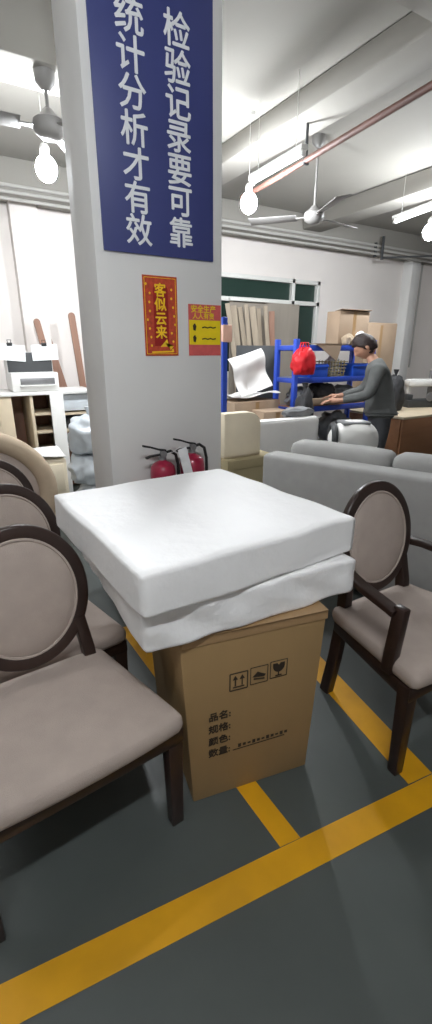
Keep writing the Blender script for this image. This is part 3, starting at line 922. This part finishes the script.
# ================================================================= RIGHT BACK: DESK, MACHINE
dk = thing('workbench', 'brown panelled workbench with a pale top at the right edge behind the sofa', 'workbench', (4.66, 3.5, 0))
link('front_panel', bx((1.1, .0, .37), (2.2, .025, .74), .003), M['brown_wood'], dk)
link('top', bx((1.1, .42, .755), (2.24, .9, .03), .004), M['beige_wood'], dk)
for x in (.02, 2.18): link('side_panel', bx((x, .43, .37), (.03, .8, .74), .003), M['brown_wood'], dk)
mc = thing('bench_machine', 'small dark bench machine with a pale head on the workbench top', 'machine', (5.75, 4.08, .77), -20)
bm = bmesh.new(); box(bm, (0, 0, .05), (.5, .22, .1), .012); box(bm, (-.2, 0, .13), (.08, .14, .08), .01)
link('base', bm, M['dark_grey'], mc)
link('column', bx((.18, .02, .28), (.09, .12, .4), .012), M['steel'], mc)
bm = bmesh.new(); box(bm, (-.02, 0, .32), (.44, .14, .1), .03); box(bm, (-.2, 0, .24), (.05, .05, .12), .008)
link('head', bm, M['white_plastic'], mc)
bm = lathe(bmesh.new(), [(0, 0), (.055, 0), (.06, .012), (.055, .024), (0, .024)], 20); bmesh.ops.transform(bm, matrix=Matrix.Translation((.06, -.11, .14)) @ UPRIGHT, verts=bm.verts)
link('hand_wheel', bm, M['steel'], mc)
link('lamp_arm', tube(bmesh.new(), [(.2, .02, .46), (.28, .02, .6), (.3, -.05, .7)], .012, 8), M['black'], mc)
lump('cloth_bag', 'dark cloth bag standing on the left end of the workbench behind the man', 'bag', (5.05, 3.98, .77), (.26, .24, .44), M['dark_bag'], 23, .2, None, 0, 'neck')

# ================================================================= MIDDLE: WHITE PANELS, SHELL CHAIR
cr = thing('upholstered_headboard', 'wide white upholstered panel standing behind the sofa end', 'headboard', (2.62, 3.42, 0), -3)
bm = pad(.92, .9, .1, 16, .045, .008); bmesh.ops.transform(bm, matrix=Matrix.Rotation(R(90), 4, 'X'), verts=bm.verts); bmesh.ops.translate(bm, vec=(.13, .05, .45), verts=bm.verts)
link('panel', bm, M['white_cloth'], cr, angle=80)
link('piping', tube(bmesh.new(), [(-.31, -.05, .885), (.57, -.05, .885)], .006, 6), M['white_cloth'], cr)
lump('cloth_bundle', 'grey cloth bundle lying on the top edge of the white upholstered panel', 'cloth', (3.0, 3.45, .898), (.36, .13, .09), M['grey_bag'], 31, .25)
cc = thing('cream_headboard', 'cream headboard with one rounded corner standing on the olive crate by the pillar', 'headboard', (1.98, 2.98, .56))
o_ = [(-.17, 0), (.17, 0), (.17, .23)] + [(.17 - .12 + .12 * math.cos(R(t)), .23 + .1 * math.sin(R(t))) for t in range(10, 91, 16)] + [(-.17, .33)]
bm = bmesh.new(); poly2d(bm, o_, .09); bmesh.ops.bevel(bm, geom=bm.edges[:], offset=.014, segments=2, profile=.5, affect='EDGES')
bmesh.ops.transform(bm, matrix=UPRIGHT, verts=bm.verts)
link('panel', bm, M['cream'], cc)
link('rail', bx((0, -.045, -.0), (.34, .07, .02), .004), M['beige_wood'], cc)
cc.location.z = .731
cr2 = thing('crate', 'olive board crate under the cream headboard, right of the pillar', 'crate', (2.03, 2.98, 0))
bm = bmesh.new(); box(bm, (0, 0, .36), (.46, .3, .72), .004)
link('body', bm, M['olive'], cr2)
bm = bmesh.new()
for z in (.04, .68): box(bm, (0, -.156, z), (.46, .014, .07), .002)
for x in (-.2, .2): box(bm, (x, -.157, .36), (.05, .014, .58), .002)
link('batten', bm, M['olive'], cr2)
# white moulded shell chair
sc_ = thing('shell_chair', 'white moulded shell chair with a grey padded edge between sofa and man', 'chair', (3.27, 3.0, 0), -25)
sh_b = blob((.46, .34, .34), 41, .05, 1.2); bmesh.ops.translate(sh_b, vec=(.03, 0, .56), verts=sh_b.verts)
link('shell', sh_b, M['white_plastic'], sc_, angle=80)
n = 30
pts = [(-.17 + .02 * math.cos(2 * PI * i / n), .12 * math.cos(2 * PI * i / n), .73 + .12 * math.sin(2 * PI * i / n)) for i in range(n)]
bm = sweep(bmesh.new(), pts, circ(.03, 10), closed=True, up=Vector((1, 0, 0)))
link('padded_edge', bm, M['dark_grey'], sc_)
link('pad', bx((.02, 0, .875), (.26, .2, .03), .014, 3), M['grey_bag'], sc_)
link('seat_plate', bx((0, 0, .565), (.3, .26, .04), .01), M['dark_grey'], sc_)
for sx in (-1, 1):
    for sy in (-1, 1):
        link('leg', tube(bmesh.new(), [(sx * .19, sy * .17, 0), (sx * .12, sy * .1, .57)], .014, 8), M['steel'], sc_)

# heap of white sheets on a carton, near the window
cn = thing('carton', 'kraft carton on the floor under the heap of white sheets', 'box', (2.9, 4.2, 0), 5)
link('body', bx((0, 0, .5), (.62, .4, 1.0), .006), M['carton_pale'], cn)
link('packing_tape', bx((0, -.2005, .5), (.05, .002, .98)), M['tape'], cn)


def sheet(w_, d_, seed, amp, fold):
    bm = bmesh.new(); bmesh.ops.create_grid(bm, x_segments=18, y_segments=18, size=.5)
    for v in bm.verts:
        x, y = v.co.x * w_, v.co.y * d_
        z = amp * (noise.noise(Vector((x * 4 + seed, y * 4, 0))) + 1) + fold * abs(x) + .004
        v.co = Vector((x, y, z))
    r_ = bmesh.ops.solidify(bm, geom=bm.faces[:], thickness=.006)
    return bm


s0 = link('foam_sheet', sheet(.62, .38, 2, .05, .0), M['white_cloth']); s0.location = (2.92, 4.2, 1.006)
tag(s0, 'crumpled white sheet spread on the kraft carton below the veneers', 'sheet', 'white sheets')
hb = sheet(.44, .40, 6, .10, .25)
bmesh.ops.transform(hb, matrix=Matrix.Translation((0, 0, .17)) @ Matrix.Rotation(R(72), 4, 'X') @ Matrix.Rotation(R(14), 4, 'Z'), verts=hb.verts)
zm = min(v.co.z for v in hb.verts); bmesh.ops.translate(hb, vec=(0, 0, -zm), verts=hb.verts)
s1 = link('foam_sheet', hb, M['white_cloth'], angle=30); s1.location = (2.86, 4.22, 1.05)
tag(s1, 'tall crumpled white sheet heaped in front of the bent veneers', 'sheet', 'white sheets')
cn2 = thing('carton', 'short pale carton left of the dark trolley bag by the rack', 'box', (2.98, 3.84, 0), -6)
link('body', bx((0, 0, .46), (.32, .26, .92), .006), M['carton_pale'], cn2)
link('packing_tape', bx((0, -.1305, .46), (.05, .002, .9)), M['tape'], cn2)
lump('cloth_bag', 'black sack slumped against the left post of the blue rack', 'bag', (3.30, 3.70, 0), (.24, .2, 1.12), M['dark_bag'], 27, .22, None, 0, 'neck')
# dark board behind it
db = bx((3.42, 4.72, .78), (.6, .03, 1.56), .004)
tag(link('panel_board', db, M['dark_grey']), 'dark grey board standing behind the left end of the blue rack', 'board')
# blue post beside pillar
bpst = thing('post', 'thin blue steel post rising beside the right edge of the pillar', 'post', (1.885, 3.3, 0))
link('upright', bx((0.17, 0, .875), (.045, .045, 1.75), .004), M['blue_steel'], bpst)
link('base_plate', bx((.17, 0, .006), (.16, .16, .012), .003), M['blue_steel'], bpst)
link('tape_wrap', bx((.19, -.002, 1.63), (.09, .056, .13), .01), M['pink_tape'], bpst)

# plywood and veneers in front of the window
pb = bx((4.35, 5.83, 1.08), (1.25, .02, 2.16), .003)
tag(link('plywood_sheet', pb, M['ply']), 'grey plywood sheet covering the lower part of the window', 'board')
cl = bx((4.02, 5.79, 2.17), (.66, .06, .035), .006)
tag(link('wall_rail', cl, M['alu']), 'short white rail above the bent veneers, under the window transom', 'rail')
random.seed(3)
vn = None
vlab = ['leftmost bent veneer strip leaning at the window beside the pillar', 'second bent veneer strip from the pillar', 'third bent veneer strip from the pillar',
        'fourth bent veneer strip from the pillar', 'fifth bent veneer strip from the pillar', 'sixth bent veneer strip from the pillar',
        'seventh bent veneer strip from the pillar, beside the darker rightmost one', 'rightmost and darkest bent veneer strip leaning at the window']
for k in range(8):
    x = 3.66 + k * .115
    hgt = 2.1 - .02 * (k % 3) - (.05 if k == 7 else 0)
    pts = []
    for i in range(14):
        f = i / 13
        pts.append((x + .07 * math.sin(f * 3.4 + k * .22) - .06 * f * f + .0 * k, 5.55 + .12 * f + .05 * math.sin(f * PI) * (k % 2), .02 + hgt * f))
    bm = sweep(bmesh.new(), pts, rrect(.034 + .008 * (k % 3), .006, .4), up=[Vector((0, 1, 0)), Vector((.6, .8, 0)), Vector((-.4, .9, 0))][k % 3])
    zmin = min(v.co.z for v in bm.verts)
    for v in bm.verts: v.co.z -= zmin
    o = link('veneer_strip', bm, M['strip'] if k < 7 else M['mid_wood'])
    tag(o, vlab[k], 'veneer strip', 'bent veneer strips')

# ================================================================= LEFT BACK
cbn = thing('shelf_unit', 'long pale open shelf unit with a white top along the back left', 'shelf unit', (0, 0, 0))
link('top', bx((.15, 5.1, 1.105), (2.6, .56, .03), .004), M['white_plastic'], cbn)
for x in (-1.12, -.55, .02, .56, .80, 1.06, 1.42):
    link('upright', bx((x, 5.1, .545), (.03 if x != .56 else .12, .52, 1.09), .003), M['beige_wood'], cbn)
for z in (.12, .5, .72, .9):
    for xa, xb in ((-1.1, -.57), (-.53, 0.0), (.04, .5), (.82, 1.04)):
        if z == .9 and xb < .6: continue
        link('shelf', bx(((xa + xb) / 2, 5.1, z), (xb - xa - .004, .5, .02), .002), M['beige_wood'], cbn)
link('back_panel', bx((.15, 5.37, .545), (2.54, .012, 1.09)), M['mid_wood'], cbn)
wp = bx((1.03, 4.79, .56), (.13, .02, 1.1), .003)
tag(link('white_board', wp, M['white_plastic']), 'narrow white board standing in front of the shelf unit', 'board')
gt = thing('storage_box', 'translucent grey box inside the right bay of the shelf unit', 'box', (1.24, 5.0, .9))
link('body', bx((0, 0, .1), (.28, .26, .17), .012), M['clear_bag'], gt); gt.location.z = .90
link('lid', bx((0, 0, .19), (.29, .27, .012), .004), M['clear_bag'], gt)
link('lower_shelf', bx((1.24, 5.1, .888), (.32, .5, .02)), M['beige_wood'], cbn)
lump('cloth_bag', 'dark bag in the right bay of the shelf unit under the grey box', 'bag', (1.24, 5.0, .73), (.28, .3, .14), M['dark_bag'], 37, .2)
link('lower_shelf', bx((1.24, 5.1, .72), (.32, .5, .02)), M['beige_wood'], cbn)
# machine on top
pr = thing('desktop_machine', 'white desktop machine with a dark front panel on the shelf unit', 'machine', (.87, 5.05, 1.12))
bm = bmesh.new(); box(bm, (0, 0, .09), (.44, .36, .18), .012); box(bm, (0, .1, .27), (.44, .16, .2), .01)
link('body', bm, M['white_plastic'], pr)
link('front_panel', bx((0, .01, .27), (.42, .02, .19), .004), M['dark_grey'], pr)
bm = bmesh.new(); box(bm, (.02, -.182, .1), (.32, .012, .06), .003)
link('slot', bm, M['steel'], pr)
link('tray', bx((.02, -.2, .06), (.34, .05, .012), .003), M['white_plastic'], pr)
for k, (x, lb) in enumerate(((-.17, 'white paper sheet clipped to the left of the desktop machine'), (.15, 'white paper sheet clipped to the right of the desktop machine'))):
    p_ = thing('paper_sheet', lb, 'paper', (.87 + x, 5.035, 1.485), 0, 'papers clipped on the desktop machine')
    link('sheet', bx((0, 0, .0), (.27 - .02 * k, .003, .15), mx=Matrix.Rotation(R(5 if k == 0 else -2), 4, 'Y')), M['sign_white'], p_, smooth=False)
    bm = bmesh.new(); box(bm, (0, 0, .075), (.05, .02, .03), .003); tube(bm, [(-.012, 0, .085), (-.018, 0, .115), (.018, 0, .115), (.012, 0, .085)], .004, 6)
    link('clip', bm, M['black'], p_)
# leaning boards
lb_ = [((1.40, 5.62, 0), 1.86, .07, -9.0, 'mid_wood', 'tall narrow brown board leaning left of the pillar'),
       ((1.55, 5.78, 0), 1.78, .15, -12.0, 'mid_wood', 'wide brown board leaning beside the tall narrow one'),
       ((1.60, 5.60, 0), 1.92, .075, -3.0, 'mid_wood', 'brown board with a rounded top nearest the pillar edge')]
for (loc, h_, wd_, tl, m_, lbl) in lb_:
    bm = bmesh.new()
    o_ = [(-wd_ / 2, 0), (wd_ / 2, 0), (wd_ / 2, h_ - wd_ / 2)] + [(wd_ / 2 * math.cos(R(t)), h_ - wd_ / 2 + wd_ / 2 * math.sin(R(t))) for t in range(30, 180, 30)] + [(-wd_ / 2, h_ - wd_ / 2)]
    poly2d(bm, o_, .022)
    bmesh.ops.transform(bm, matrix=Matrix.Rotation(R(-4), 4, 'X') @ Matrix.Rotation(R(tl), 4, 'Y') @ UPRIGHT, verts=bm.verts)
    z0 = min(v.co.z for v in bm.verts)
    for v in bm.verts: v.co.z -= z0
    o = link('wood_board', bm, M[m_], smooth=False); o.location = loc
    tag(o, lbl, 'board', 'boards leaning at the back wall')
# white drawer box and timber frame
dbx = thing('drawer_box', 'cream drawer box in front of the shelf unit, left of the white bags', 'box', (.60, 4.28, 0))
bm = bmesh.new(); box(bm, (0, 0, .3), (.6, .4, .6), .01)
link('body', bm, M['cream'], dbx)
link('drawer_front', bx((0, -.207, .44), (.54, .014, .24), .004), M['cream'], dbx)
link('cloth_cover', sheet(.62, .42, 5, .03, 0), M['white_cloth'], dbx).location = (0, 0, .603)
st = thing('timber_frame', 'bare pale timber stool frame beside the cream drawer box', 'frame', (-.06, 3.92, 0))
link('top', bx((.2, 0, 1.0), (.5, .3, .06), .006), M['beige_wood'], st)
for x in (-.02, .42):
    for y in (-.12, .12): link('leg', bx((x, y, .485), (.06, .05, .97), .004), M['beige_wood'], st)
link('rail', bx((.2, -.12, .8), (.38, .04, .05), .004), M['beige_wood'], st)
# poly bags stacked
lump('poly_bag', 'lowest of the three stuffed white poly bags left of the pillar', 'bag', (1.08, 3.72, 0), (.46, .46, .46), M['clear_bag'], 43, .22, 'stuffed poly bags')
lump('poly_bag', 'middle of the three stuffed white poly bags left of the pillar', 'bag', (1.06, 3.74, .462), (.42, .4, .24), M['clear_bag'], 47, .28, 'stuffed poly bags')
lump('poly_bag', 'topmost of the three stuffed white poly bags left of the pillar', 'bag', (1.05, 3.76, .704), (.36, .36, .30), M['clear_bag'], 53, .3, 'stuffed poly bags', 0, 'neck')
